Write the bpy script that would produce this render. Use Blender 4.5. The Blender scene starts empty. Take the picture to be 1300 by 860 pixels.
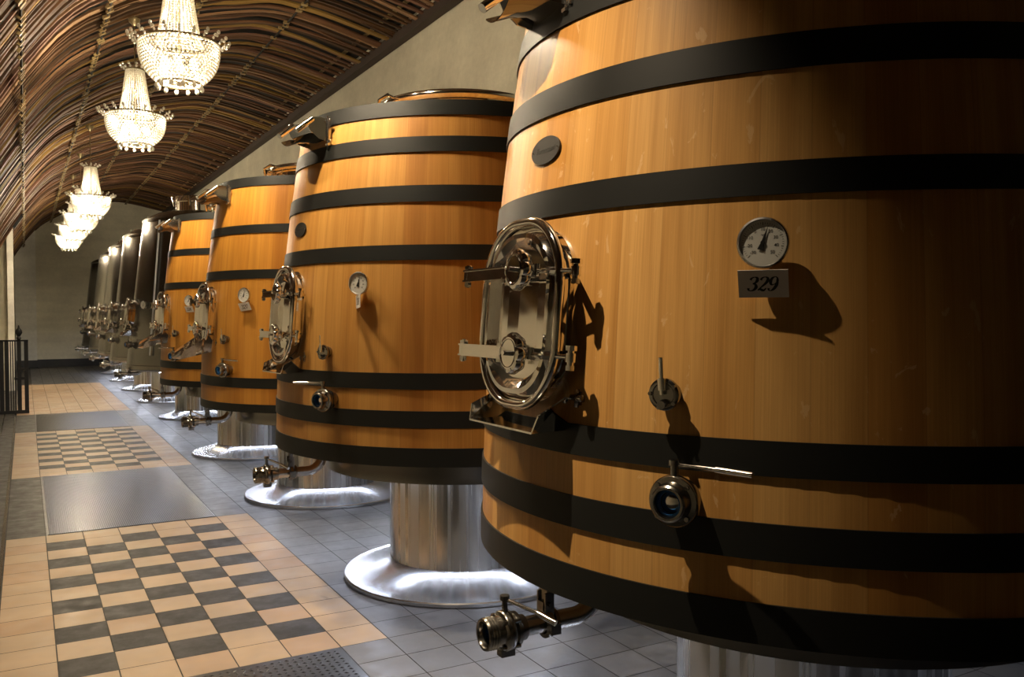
import bpy, math, random
from math import sin, cos, pi, radians as R
from mathutils import Matrix, Vector
random.seed(7)
SC = bpy.context.scene
COL = SC.collection

# ------------------------------------------------------------ camera, world, exposure
cam_data = bpy.data.cameras.new('camera')
cam = bpy.data.objects.new('camera', cam_data)
COL.objects.link(cam)
cam_data.sensor_width = 36
cam_data.lens = 36*1096.8/1300
cam_data.clip_start = 0.05
cam.matrix_world = (Matrix.Translation((0, 0, 1.5)) @ Matrix.Rotation(R(-29.393), 4, 'Z')
                    @ Matrix.Rotation(R(90-1.556), 4, 'X') @ Matrix.Rotation(-0.0022, 4, 'Z'))
SC.camera = cam
W = bpy.data.worlds.new('world'); SC.world = W; W.use_nodes = True
W.node_tree.nodes['Background'].inputs[0].default_value = (1.0, 0.85, 0.62, 1)
W.node_tree.nodes['Background'].inputs[1].default_value = 0.0
SC.view_settings.view_transform = 'Standard'
SC.view_settings.look = 'None'
SC.view_settings.gamma = 1
SC.view_settings.use_curve_mapping = False
SC.view_settings.exposure = 0.0
try:
    SC.cycles.sample_clamp_indirect = 4.0
    SC.cycles.use_denoising = True
    SC.cycles.max_bounces = 8
    SC.cycles.caustics_reflective = False
    SC.cycles.caustics_refractive = False
except Exception:
    pass
SPOT_W = 250.0        # aisle spotlights
SPOT_POS = [(0.315, 1.87, 3.52), (0.315, 4.45, 3.52)]
SPOT_SET = [((1.03, 2.20, 1.38), 65, 1.0, 1.5), ((1.55, 4.35, 1.30), 110, 0.8, 0.50)]   # aim, cone, blend, power factor
CHAND_W = 310.0        # lamp cluster inside each crystal bowl
LED_E = 55.0          # under-vat light ring emission
VX, VY, VS = 2.2292, 1.9759, 2.577   # axis of the first vat and the spacing of the row


# ------------------------------------------------------------ materials
def mat(name, col, rough=0.5, metal=0.0, emit=None, estr=0.0, spec=None, coat=0.0):
    m = bpy.data.materials.new(name); m.use_nodes = True
    b = m.node_tree.nodes['Principled BSDF']
    b.inputs['Base Color'].default_value = (*col, 1)
    b.inputs['Roughness'].default_value = rough
    b.inputs['Metallic'].default_value = metal
    if spec is not None: b.inputs['Specular IOR Level'].default_value = spec
    if coat: b.inputs['Coat Weight'].default_value = coat
    if emit:
        b.inputs['Emission Color'].default_value = (*emit, 1)
        b.inputs['Emission Strength'].default_value = estr
    return m


class NT:
    def __init__(s, m): s.t = m.node_tree; s.n = s.t.nodes; s.b = s.n['Principled BSDF']
    def node(s, typ, **kw):
        n = s.n.new(typ)
        for k, v in kw.items(): setattr(n, k, v)
        return n
    def link(s, a, b): s.t.links.new(a, b)
    def math(s, op, a, b=None, c=None):
        n = s.n.new('ShaderNodeMath'); n.operation = op
        for i, v in enumerate((a, b, c)):
            if v is None: continue
            if isinstance(v, (int, float)): n.inputs[i].default_value = v
            else: s.link(v, n.inputs[i])
        return n.outputs[0]
    def ramp(s, fac, stops):
        n = s.n.new('ShaderNodeValToRGB'); cr = n.color_ramp
        while len(cr.elements) < len(stops): cr.elements.new(0.5)
        for e, (p, c) in zip(cr.elements, stops): e.position = p; e.color = (*c, 1)
        s.link(fac, n.inputs[0]); return n.outputs[0]
    def noise(s, vec, scale, detail=3, rough=0.5, dist=0.0):
        n = s.n.new('ShaderNodeTexNoise'); n.inputs['Scale'].default_value = scale
        n.inputs['Detail'].default_value = detail; n.inputs['Roughness'].default_value = rough
        n.inputs['Distortion'].default_value = dist
        if vec is not None: s.link(vec, n.inputs['Vector'])
        return n.outputs['Fac']
    def mix(s, fac, a, b, mode='MIX'):
        n = s.n.new('ShaderNodeMix'); n.data_type = 'RGBA'; n.blend_type = mode
        for i, v in ((0, fac), (6, a), (7, b)):
            if isinstance(v, (int, float)): n.inputs[i].default_value = v
            elif isinstance(v, tuple): n.inputs[i].default_value = (*v, 1)
            else: s.link(v, n.inputs[i])
        return n.outputs[2]
    def bump(s, h, strength, dist=0.01):
        n = s.n.new('ShaderNodeBump'); n.inputs['Strength'].default_value = strength
        n.inputs['Distance'].default_value = dist
        s.link(h, n.inputs['Height']); s.link(n.outputs[0], s.b.inputs['Normal'])


def object_coord(g, scale=(1, 1, 1)):
    tc = g.node('ShaderNodeTexCoord'); mp = g.node('ShaderNodeMapping')
    mp.inputs['Scale'].default_value = scale
    g.link(tc.outputs['Object'], mp.inputs['Vector']); return mp.outputs[0], tc


def stave_wood(name, c_dark, c_mid, c_light, rays=0.0):
    """vertical oak staves around the object's own z axis"""
    m = mat(name, c_mid, 0.42, spec=0.35); g = NT(m)
    tc = g.node('ShaderNodeTexCoord'); sp = g.node('ShaderNodeSeparateXYZ')
    g.link(tc.outputs['Object'], sp.inputs[0])
    a = g.math('MULTIPLY', g.math('ARCTAN2', sp.outputs[1], sp.outputs[0]), 58/(2*pi))
    a = g.math('ADD', a, 100.3)
    idx = g.math('FLOOR', a); fr = g.math('SUBTRACT', a, idx)
    wn = g.node('ShaderNodeTexWhiteNoise', noise_dimensions='1D'); g.link(idx, wn.inputs['W'])
    tone = g.ramp(wn.outputs['Value'], [(0.0, c_dark), (0.45, c_mid), (1.0, c_light)])
    cv = g.node('ShaderNodeCombineXYZ')
    g.link(g.math('MULTIPLY', a, 14.0), cv.inputs[0]); g.link(g.math('MULTIPLY', sp.outputs[2], 0.9), cv.inputs[1])
    g.link(g.math('MULTIPLY', idx, 3.7), cv.inputs[2])
    grain = g.noise(cv.outputs[0], 2.2, 6, 0.62, 0.3)
    cv2 = g.node('ShaderNodeCombineXYZ')
    g.link(g.math('MULTIPLY', a, 1.3), cv2.inputs[0]); g.link(g.math('MULTIPLY', sp.outputs[2], 0.7), cv2.inputs[1])
    g.link(g.math('MULTIPLY', idx, 9.1), cv2.inputs[2])
    blotch = g.noise(cv2.outputs[0], 1.6, 3, 0.55)
    gr = g.ramp(grain, [(0.3, (0.86, 0.83, 0.79)), (0.66, (1.04, 1.04, 1.03))])
    bl = g.ramp(blotch, [(0.3, (0.80, 0.74, 0.66)), (0.6, (1.05, 1.05, 1.05))])
    col = g.mix(1.0, g.mix(1.0, tone, gr, 'MULTIPLY'), bl, 'MULTIPLY')
    edge = g.math('LESS_THAN', g.math('MINIMUM', fr, g.math('SUBTRACT', 1.0, fr)), 0.012)
    col = g.mix(g.math('MULTIPLY', edge, 0.18), col, (0.12, 0.055, 0.02))
    if rays:
        cv3 = g.node('ShaderNodeCombineXYZ')
        g.link(g.math('MULTIPLY', a, 0.9), cv3.inputs[0]); g.link(g.math('MULTIPLY', sp.outputs[2], 4.0), cv3.inputs[1])
        rn = g.noise(cv3.outputs[0], 1.7, 5, 0.6, 1.6)
        k = g.ramp(rn, [(0.640, (0, 0, 0)), (0.665, (1, 1, 1))])
        bw = g.node('ShaderNodeRGBToBW'); g.link(k, bw.inputs[0])
        col = g.mix(g.math('MULTIPLY', bw.outputs[0], rays), col, (0.80, 0.55, 0.30))
    g.link(col, g.b.inputs['Base Color'])
    g.bump(grain, 0.10, 0.004)
    return m


def brushed(name, col, rough, vertical=True):
    m = mat(name, col, rough, 1.0); g = NT(m)
    v, _ = object_coord(g, (9, 9, 0.05) if vertical else (2, 2, 60))
    n = g.noise(v, 3.0, 2)
    r = g.ramp(n, [(0.35, (rough*0.6,)*3), (0.65, (rough*1.5,)*3)])
    g.link(r, g.b.inputs['Roughness'])
    return m


M = {}
M['wood'] = stave_wood('pale_oak_staves', (0.46, 0.215, 0.052), (0.56, 0.290, 0.080), (0.62, 0.350, 0.115), 0.34)
M['wood2'] = stave_wood('golden_oak_staves', (0.38, 0.165, 0.035), (0.48, 0.225, 0.050), (0.56, 0.29, 0.075))
M['wood3'] = stave_wood('orange_oak_staves', (0.36, 0.14, 0.017), (0.46, 0.195, 0.027), (0.53, 0.245, 0.04))
M['hoop'] = mat('black_painted_hoop', (0.0085, 0.009, 0.0085), 0.5, 0.0, spec=0.3)
M['chrome'] = mat('polished_steel', (0.86, 0.84, 0.80), 0.07, 1.0)
M['steel'] = brushed('brushed_steel', (0.66, 0.65, 0.64), 0.24)
M['pipe'] = mat('smooth_pipe_steel', (0.62, 0.60, 0.57), 0.18, 1.0)
M['flange'] = mat('satin_steel_base', (0.70, 0.71, 0.73), 0.27, 1.0)
M['tank'] = mat('tank_steel', (0.26, 0.25, 0.23), 0.27, 1.0)
M['darksteel'] = mat('dull_dark_steel', (0.30, 0.285, 0.26), 0.22, 1.0)
M['hole'] = mat('dark_bore', (0.01, 0.01, 0.01), 0.6)
M['rubber'] = mat('blue_seal', (0.02, 0.16, 0.50), 0.35)
M['dial'] = mat('white_dial_face', (0.70, 0.69, 0.64), 0.4)
M['ink'] = mat('black_ink', (0.008, 0.008, 0.008), 0.5)
M['card'] = mat('white_card', (0.72, 0.68, 0.64), 0.7)
M['plate'] = mat('dark_engraved_plate', (0.035, 0.033, 0.030), 0.35, 0.4)
M['engrave'] = mat('engraved_letters', (0.012, 0.011, 0.010), 0.5)
M['led'] = mat('cool_light_ring', (1, 1, 1), 0.5, emit=(0.78, 0.84, 1.0), estr=LED_E)
M['blackmetal'] = mat('black_iron', (0.012, 0.012, 0.013), 0.45, 0.3)
M['level'] = mat('level_tube_glass', (0.75, 0.80, 0.88), 0.15, 0.5)


def concrete(name, col, k=0.16):
    m = mat(name, col, 0.85); g = NT(m)
    v, _ = object_coord(g)
    a = g.noise(v, 0.9, 5, 0.6); b = g.noise(v, 14.0, 4, 0.7)
    v2, _ = object_coord(g, (0.5, 0.5, 5.0))
    c_ = g.noise(v2, 0.8, 3, 0.5)
    c1 = g.ramp(a, [(0.3, tuple(x*(1-k) for x in col)), (0.7, tuple(x*(1+k) for x in col))])
    c2 = g.ramp(b, [(0.3, (0.93,)*3), (0.7, (1.05,)*3)])
    c3 = g.ramp(c_, [(0.35, (0.92,)*3), (0.65, (1.05,)*3)])
    g.link(g.mix(1.0, g.mix(1.0, c1, c2, 'MULTIPLY'), c3, 'MULTIPLY'), g.b.inputs['Base Color'])
    g.bump(b, 0.25, 0.01)
    return m


M['wall'] = concrete('bare_plaster_wall', (0.56, 0.53, 0.42))
M['pillar'] = concrete('pale_plaster', (0.80, 0.78, 0.70))
M['endwall'] = concrete('end_wall_baked_light', (0.76, 0.72, 0.58))  # wall plaster lightened so its colour stands in for extra light at the far end
M['base'] = concrete('dark_baseboard', (0.055, 0.057, 0.062))
M['void'] = mat('dark_ceiling_void', (0.010, 0.008, 0.006), 0.9)


def tile(name, col, rough=0.5, k=0.18, spec=0.45):
    m = mat(name, col, rough, spec=spec); g = NT(m)
    v, _ = object_coord(g); a = g.noise(v, 9.0, 5, 0.65); b = g.noise(v, 2.2, 3, 0.6)
    c1 = g.ramp(a, [(0.3, tuple(x*(1-k) for x in col)), (0.7, tuple(x*(1+k) for x in col))])
    c2 = g.ramp(b, [(0.35, (0.86,)*3), (0.65, (1.08,)*3)])
    g.link(g.mix(1.0, c1, c2, 'MULTIPLY'), g.b.inputs['Base Color'])
    r = g.ramp(a, [(0.3, (rough*0.75,)*3), (0.7, (rough*1.25,)*3)])
    g.link(r, g.b.inputs['Roughness']); g.bump(a, 0.15, 0.003)
    return m


M['grey1'] = tile('grey_floor_tile', (0.095, 0.095, 0.10), 0.42)
M['grey2'] = tile('grey_floor_tile_pale', (0.115, 0.114, 0.118), 0.46)
M['grey3'] = tile('grey_floor_tile_dark', (0.082, 0.083, 0.088), 0.38)
M['tan1'] = tile('tan_floor_tile', (0.41, 0.292, 0.185), 0.5, 0.08)
M['tan2'] = tile('tan_floor_tile_warm', (0.38, 0.25, 0.15), 0.5, 0.08)
M['dk1'] = tile('charcoal_floor_tile', (0.030, 0.027, 0.024), 0.55, 0.18, 0.22)
M['grout'] = tile('dark_grout', (0.045, 0.042, 0.038), 0.8)
M['mat'] = mat('ribbed_floor_plate', (0.065, 0.065, 0.065), 0.30, 0.9)
M['leftfloor'] = tile('dark_gully_floor', (0.030, 0.027, 0.023), 0.5, 0.18, 0.3)
SLAT = [(0.105, 0.050, 0.024), (0.078, 0.040, 0.017), (0.200, 0.120, 0.032), (0.130, 0.066, 0.042), (0.050, 0.027, 0.014), (0.21, 0.12, 0.062)]


def slatmat(i, col):
    m = mat('bent_stave_tone_%s' % 'abcdef'[i], col, 0.6, spec=0.2); g = NT(m)
    v, _ = object_coord(g, (0.6, 14.0, 0.6)); a = g.noise(v, 2.0, 5, 0.6)
    g.link(g.ramp(a, [(0.3, tuple(x*0.6 for x in col)), (0.7, tuple(x*1.35 for x in col))]), g.b.inputs['Base Color'])
    return m


SLATM = [slatmat(i, c) for i, c in enumerate(SLAT)]
M['clip'] = mat('pale_fixing_clips', (0.20, 0.14, 0.055), 0.5)


def crystal(name):
    m = bpy.data.materials.new(name); m.use_nodes = True; t = m.node_tree; t.nodes.clear()
    out = t.nodes.new('ShaderNodeOutputMaterial')
    tr = t.nodes.new('ShaderNodeBsdfTranslucent'); tr.inputs[0].default_value = (0.95, 0.92, 0.84, 1)
    di = t.nodes.new('ShaderNodeBsdfDiffuse'); di.inputs[0].default_value = (0.75, 0.73, 0.66, 1)
    gl = t.nodes.new('ShaderNodeBsdfGlossy'); gl.inputs['Roughness'].default_value = 0.12
    a = t.nodes.new('ShaderNodeMixShader'); a.inputs[0].default_value = 0.25
    b = t.nodes.new('ShaderNodeMixShader'); b.inputs[0].default_value = 0.25
    t.links.new(tr.outputs[0], a.inputs[1]); t.links.new(di.outputs[0], a.inputs[2])
    t.links.new(a.outputs[0], b.inputs[1]); t.links.new(gl.outputs[0], b.inputs[2])
    t.links.new(b.outputs[0], out.inputs[0])
    return m


M['crystal'] = crystal('cut_crystal')
M['bulb'] = mat('warm_bulb', (1, 1, 1), 0.5, emit=(1.0, 0.86, 0.62), estr=60)
M['brass'] = mat('aged_brass', (0.20, 0.16, 0.09), 0.35, 0.9)


# ------------------------------------------------------------ mesh builder
class MB:
    def __init__(s): s.v = []; s.f = []; s.mi = []; s.sm = []; s.m = 0
    def add(s, vs, fs, smooth=False):
        o = len(s.v); s.v += [tuple(v) for v in vs]
        for f in fs: s.f.append([i+o for i in f]); s.mi.append(s.m); s.sm.append(smooth)
        return s
    def box(s, x0, x1, y0, y1, z0, z1, Mx=None):
        vs = [Vector((x, y, z)) for x in (x0, x1) for y in (y0, y1) for z in (z0, z1)]
        if Mx is not None: vs = [Mx @ v for v in vs]
        return s.add(vs, [(0, 1, 3, 2), (4, 6, 7, 5), (0, 4, 5, 1), (2, 3, 7, 6), (0, 2, 6, 4), (1, 5, 7, 3)])
    def ring(s, loops, closed_u=True, caps=True, smooth=True):
        """loops: lists of points, same length"""
        n = len(loops[0]); o = len(s.v)
        for l in loops: s.v += [tuple(p) for p in l]
        for i in range(len(loops)-1):
            for j in range(n if closed_u else n-1):
                k = (j+1) % n
                s.f.append([o+i*n+j, o+i*n+k, o+(i+1)*n+k, o+(i+1)*n+j]); s.mi.append(s.m); s.sm.append(smooth)
        if caps:
            s.f.append([o+j for j in range(n)][::-1]); s.mi.append(s.m); s.sm.append(False)
            s.f.append([o+(len(loops)-1)*n+j for j in range(n)]); s.mi.append(s.m); s.sm.append(False)
        return s
    def lathe(s, prof, n=48, caps=False, smooth=True, Mx=None):
        """prof: (r,z) list about z; duplicate points give sharp edges"""
        Mx = Mx or Matrix.Identity(4)
        loops = [[Mx @ Vector((r*cos(2*pi*j/n), r*sin(2*pi*j/n), z)) for j in range(n)] for r, z in prof]
        # split into separate strips where a corner is sharp
        for i in range(len(loops)-1):
            s.ring([loops[i], loops[i+1]], True, False, smooth)
        if caps:
            o = len(s.v); s.v += [tuple(p) for p in loops[0]]+[tuple(p) for p in loops[-1]]
            s.f.append([o+j for j in range(n)][::-1]); s.f.append([o+n+j for j in range(n)])
            s.mi += [s.m]*2; s.sm += [False]*2
        return s
    def cyl(s, p0, p1, r0, r1=None, n=16):
        p0, p1 = Vector(p0), Vector(p1); d = (p1-p0); L = d.length
        q = d.to_track_quat('Z', 'Y').to_matrix().to_4x4()
        return s.lathe([(r0, 0), (r0 if r1 is None else r1, L)], n, True, True, Matrix.Translation(p0) @ q)
    def tube(s, pts, r, n=10, closed=False, rad=None):
        pts = [Vector(p) for p in pts]; N = len(pts); loops = []
        ref = None
        for i in range(N):
            a = pts[(i-1) % N] if (closed or i > 0) else pts[i]
            b = pts[(i+1) % N] if (closed or i < N-1) else pts[i]
            t = (b-a).normalized()
            if ref is None:
                ref = t.orthogonal().normalized()
            ref = (ref - t*ref.dot(t)).normalized(); bi = t.cross(ref)
            rr = r if rad is None else rad[i]
            loops.append([pts[i]+ref*rr*cos(2*pi*j/n)+bi*rr*sin(2*pi*j/n) for j in range(n)])
        if closed: loops.append(loops[0])
        return s.ring(loops, True, not closed)
    def sphere(s, c, r, n=8, m=6, sc=(1, 1, 1)):
        c = Vector(c); loops = []
        for i in range(m+1):
            a = -pi/2+pi*i/m
            rr = max(cos(a), 0.02)
            loops.append([c+Vector((r*sc[0]*rr*cos(2*pi*j/n), r*sc[1]*rr*sin(2*pi*j/n), r*sc[2]*sin(a))) for j in range(n)])
        return s.ring(loops, True, False)
    def gem(s, c, r, h):
        """small octahedral crystal drop"""
        x, y, z = c
        return s.add([(x, y, z+h), (x+r, y, z), (x, y+r, z), (x-r, y, z), (x, y-r, z), (x, y, z-h)],
                     [(0, 1, 2), (0, 2, 3), (0, 3, 4), (0, 4, 1), (5, 2, 1), (5, 3, 2), (5, 4, 3), (5, 1, 4)])
    def mesh(s, name, mats, bevel=0.0):
        me = bpy.data.meshes.new(name); me.from_pydata(s.v, [], s.f)
        for m in (mats if isinstance(mats, (list, tuple)) else [mats]): me.materials.append(m)
        me.polygons.foreach_set('material_index', s.mi)
        me.polygons.foreach_set('use_smooth', s.sm); me.update()
        import bmesh
        bm = bmesh.new(); bm.from_mesh(me)
        bmesh.ops.remove_doubles(bm, verts=bm.verts, dist=0.00002)
        bmesh.ops.recalc_face_normals(bm, faces=bm.faces)
        for e in bm.edges:
            if len(e.link_faces) == 2 and e.calc_face_angle(0) > R(38): e.smooth = False
        bm.to_mesh(me); bm.free(); me.update()
        return me


def obj(name, me, parent=None, Mx=None):
    o = bpy.data.objects.new(name, me); COL.objects.link(o)
    if parent is not None: o.parent = parent
    if Mx is not None: o.matrix_basis = Mx
    return o


def thing(name, label, cat, group=None, loc=(0, 0, 0)):
    o = bpy.data.objects.new(name, None); COL.objects.link(o); o.location = loc
    o.empty_display_size = 0.1
    o['label'] = label; o['category'] = cat
    if group: o['group'] = group
    return o


def tag(o, label, cat, group=None):
    o['label'] = label; o['category'] = cat
    if group: o['group'] = group
    return o


def struct(name, me, label=None):
    o = obj(name, me); o['kind'] = 'structure'
    if label: o['label'] = label
    return o


# ------------------------------------------------------------ the room
P = 0.2245                      # floor tile pitch
XL, XR, YB, YF = -1.5, 3.9, -8.0, 29.0
bays = [(1.10, 3.75-2.47), (3.75, 3.75+13*P), (9.14, 9.14+16*P), (14.98, 14.98+29*P)]
bays = bays[1:]
rows_ref = 3.75
fm = MB(); fm.m = 6
fm.add([(XL, YB, -0.004), (XR, YB, -0.004), (XR, YF, -0.004), (XL, YF, -0.004)], [(0, 1, 2, 3)])
rnd = random.Random(3)
g2 = 0.0026


def quad(x0, x1, y0, y1, m):
    fm.m = m; fm.add([(x0+g2, y0+g2, 0), (x1-g2, y0+g2, 0), (x1-g2, y1-g2, 0), (x0+g2, y1-g2, 0)], [(0, 1, 2, 3)])


X0T = 0.10
ys = []
y = YB
nb = int((YF-YB)/P)
# grid of rows: inside a bay rows are aligned to the bay
edges = [3.75-int((3.75-YB)/P)*P]
marks = [b for bay in bays for b in bay]+[YF]
cur = edges[0]
for mk in marks:
    n = max(1, round((mk-cur)/P)); st = (mk-cur)/n
    for i in range(n): ys.append((cur+i*st, cur+(i+1)*st))
    cur = mk
for (y0, y1) in ys:
    ym = (y0+y1)/2
    inbay = None
    for (b0, b1) in bays:
        if b0 < ym < b1: inbay = (b0, b1)
    # right of the pattern
    x = X0T+6*P
    while x < XR-0.01:
        quad(x, min(x+P, XR), y0, y1, rnd.choice((0, 0, 1, 2))); x += P
    if inbay:
        r = round((inbay[1]-ym-P/2)/P); nr = round((inbay[1]-inbay[0])/P)
        quad(-0.135, X0T, y0, y1, rnd.choice((3, 3, 4)))
        quad(X0T+5*P, X0T+6*P, y0, y1, rnd.choice((3, 3, 4)))
        for c_ in range(5):
            dark = (r+c_) % 2 == 1 and 0 < r < nr-1 and inbay[0] < 14
            quad(X0T+c_*P, X0T+(c_+1)*P, y0, y1, 5 if dark else rnd.choice((3, 3, 4)))
    else:
        quad(-0.135, X0T, y0, y1, 7); quad(X0T+5*P, X0T+6*P, y0, y1, 1)
        for c_ in range(5): quad(X0T+c_*P, X0T+(c_+1)*P, y0, y1, 2)
    fm.m = 7
fm.m = 7
fm.add([(XL, YB, 0.0), (-0.16, YB, 0.0), (-0.16, YF, 0.0), (XL, YF, 0.0)], [(0, 1, 2, 3)])
struct('floor', fm.mesh('floor', [M['grey1'], M['grey2'], M['grey3'], M['tan1'], M['tan2'], M['dk1'], M['grout'], M['leftfloor']]))
b = MB(); b.box(-0.160, -0.140, YB, 20.0, -0.003, 0.004); b.box(-0.30, -0.285, YB, 20.0, -0.003, 0.003)
struct('trim_1', b.mesh('trim_1', M['darksteel']))

# walls
b = MB(); b.box(XR, XR+0.2, YB, YF, 0, 5.4); struct('wall_right', b.mesh('wall_right', M['wall']))
b = MB(); b.box(XL-0.2, XR+0.2, YF, YF+0.2, 0, 5.6); struct('wall_far', b.mesh('wall_far', M['endwall']))
b = MB(); b.box(XL-0.2, XR+0.2, YB-0.2, YB, 0, 5.6); struct('wall_back', b.mesh('wall_back', M['wall']))
b = MB(); b.box(XL-0.2, XL, YB, 20.2, 0, 5.4); struct('wall_left', b.mesh('wall_left', M['wall']))
b = MB(); b.box(XL, -0.24, 20.2, YF, 0, 5.2); struct('wall_left_return', b.mesh('wall_left_return', M['wall']))
b = MB(); b.box(-0.24, 0.29, YF-0.45, YF, 0, 5.0); struct('wall_far_pier', b.mesh('wall_far_pier', M['pillar']))  # pier colour lightened along with the end wall, in place of light
b = MB(); b.box(XR-0.03, XR, YB, YF, 0, 0.22); struct('baseboard_right', b.mesh('baseboard_right', M['base']))
b = MB(); b.box(0.29, XR-0.03, YF-0.03, YF, 0, 0.22); b.box(-0.24, 0.31, YF-0.48, YF-0.45, 0, 0.22)
struct('baseboard_far', b.mesh('baseboard_far', M['base']))

# pale pilaster at the corner of the left return wall
b = MB(); b.box(-0.30, -0.19, 20.02, 20.2, 0, 3.42); b.box(-0.305, -0.185, 20.0, 20.2, 3.36, 3.42)
struct('trim_2', b.mesh('trim_2', M['pillar']))

# ------------------------------------------------------------ slatted vault
PR = [(-1.6, 1.75), (-1.2, 2.05), (-0.75, 2.42), (-0.45, 2.76), (-0.28, 3.02), (-0.08, 3.38), (0.12, 3.68), (0.48, 4.10),
      (0.85, 4.36), (1.2, 4.54), (1.7, 4.74), (2.2, 4.88), (2.6, 4.93), (3.0, 4.89), (3.45, 4.79), (3.9, 4.68)]


def vz(x):
    for i in range(len(PR)-1):
        if PR[i][0] <= x <= PR[i+1][0]:
            p0 = PR[max(i-1, 0)]; p1 = PR[i]; p2 = PR[i+1]; p3 = PR[min(i+2, len(PR)-1)]
            m1 = (p2[1]-p0[1])/(p2[0]-p0[0]); m2 = (p3[1]-p1[1])/(p3[0]-p1[0])
            h = p2[0]-p1[0]; t = (x-p1[0])/h
            return ((2*t**3-3*t*t+1)*p1[1]+(t**3-2*t*t+t)*h*m1+(-2*t**3+3*t*t)*p2[1]+(t**3-t*t)*h*m2)
    return PR[-1][1] if x > 3.9 else PR[0][1]


def vn(x):
    d = (vz(x+0.01)-vz(x-0.01))/0.02
    return Vector((d, 0, -1)).normalized()     # points down into the room


XS = [-1.48+i*(3.88+1.48)/44 for i in range(45)]
b = MB()
lo = [[(x, yy, vz(x)+0.22+max(0, -vn(x).z*0)) for yy in (YB, YF)] for x in XS]
up = [[(x, yy, vz(x)+0.30) for yy in (YB, YF)] for x in XS]
b.ring(lo, False, False); b.ring(up, False, False)
ceil_me = b.mesh('ceiling', M['void'])
struct('ceiling', ceil_me)

PURL = [-0.95, 0.0, 0.70, 1.62, 2.72, 3.58]
canopy = thing('slatted_canopy', 'vaulted canopy of bent brown wooden staves over the whole cellar', 'ceiling panelling')
sm = MB(); rs = random.Random(11)
yy = YB+0.05; slat_y = []
while yy < YF-0.05:
    w = rs.choice((0.04, 0.05, 0.06, 0.08, 0.045)); slat_y.append((yy, w)); yy += w+rs.choice((0.045, 0.06, 0.075, 0.10, 0.12))
for k, (sy, w) in enumerate(slat_y):
    sm.m = rs.choices(range(6), weights=(4, 4, 2.2, 3, 3, 1))[0]
    ph = rs.uniform(0, 6.28); amp = rs.uniform(0.004, 0.03); off = rs.uniform(-0.02, 0.05)
    tilt = rs.uniform(-0.2, 0.2); xe = rs.uniform(3.80, 3.88); th = rs.uniform(0.016, 0.026)
    slow = 0.05*sin(sy*0.9)+0.03*sin(sy*2.3+1)
    loops = []
    for x in XS:
        if x > xe: x = xe
        n = vn(x)
        bulge = 0.035*sin((x-0.0)/0.7*pi)**2 if -0.3 < x < 2.7 else 0.0
        o = off*sin(1.7*x+ph)+slow*max(0.0, 1-abs(x-0.6)/1.3)+bulge*(0.6+0.4*sin(k*1.7))
        c0 = Vector((x, sy+amp*sin(2.1*x+ph)*2, vz(x)))-n*(0.05+o*0.6)
        hv = Vector((0, 1, 0))*w/2
        tv = n*(w/2*math.tan(tilt)*sin(x*1.3+ph))
        loops.append([c0-hv-tv+n*th/2, c0+hv+tv+n*th/2, c0+hv+tv-n*th/2, c0-hv-tv-n*th/2])
    sm.ring(loops, True, True, False)
    if rs.random() < 0.25:      # a second stave lapped on top
        pass
me = sm.mesh('staves', SLATM)
obj('bent_staves', me, canopy)
for i, px in enumerate(PURL):
    b = MB(); n = vn(px); z = vz(px); ins = 0.0 if i == 5 else 0.02
    up_ = -n
    c0 = Vector((px, 0, z))+(up_*0.10 if i == 5 else n*0.000)
    tx = Vector((-n.z, 0, n.x))
    q = Matrix((tx, Vector((0, 1, 0)), n)).transposed().to_4x4(); q.translation = c0
    b.m = 1 if i != 5 else 0
    b.box(-0.018, 0.018, YB+0.02, YF-0.02, -0.012, 0.012, q) if i == 5 else b.box(-0.008, 0.008, YB+0.02, YF-0.02, 0.0, 0.014, q)
    rc = random.Random(i); b.m = 0
    if i != 5:
        for (sy, w) in slat_y:
            if sy < 3: continue
            if rc.random() < 0.3: continue
            j = rc.uniform(-0.014, 0.014)
            b.box(-0.032+j, 0.032+j, sy-w*0.4, sy+w*0.4, -0.006, 0.018, q)
    obj('purlin', b.mesh('purlin', [M['clip'], M['void']]), canopy)
b = MB(); b.box(3.78, 3.885, YB+0.02, YF-0.02, vz(3.85)-0.03, vz(3.85)+0.09)
obj('edge_beam', b.mesh('edge_beam', mat('dark_edge_timber', (0.03, 0.018, 0.012), 0.7)), canopy)

# black speaker box at the top of the pilaster
b = MB(); b.box(-0.075, 0.075, -0.06, 0.06, -0.16, 0.16); b.box(-0.065, 0.065, -0.066, -0.06, -0.145, 0.145)
s_ = obj('wall_speaker', b.mesh('wall_speaker', M['blackmetal']))
s_.location = (-0.13, 19.93, 3.42); s_.rotation_euler = (0, R(32), 0)
tag(s_, 'small black box mounted under the staves beside the pale pilaster', 'speaker')

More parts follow.
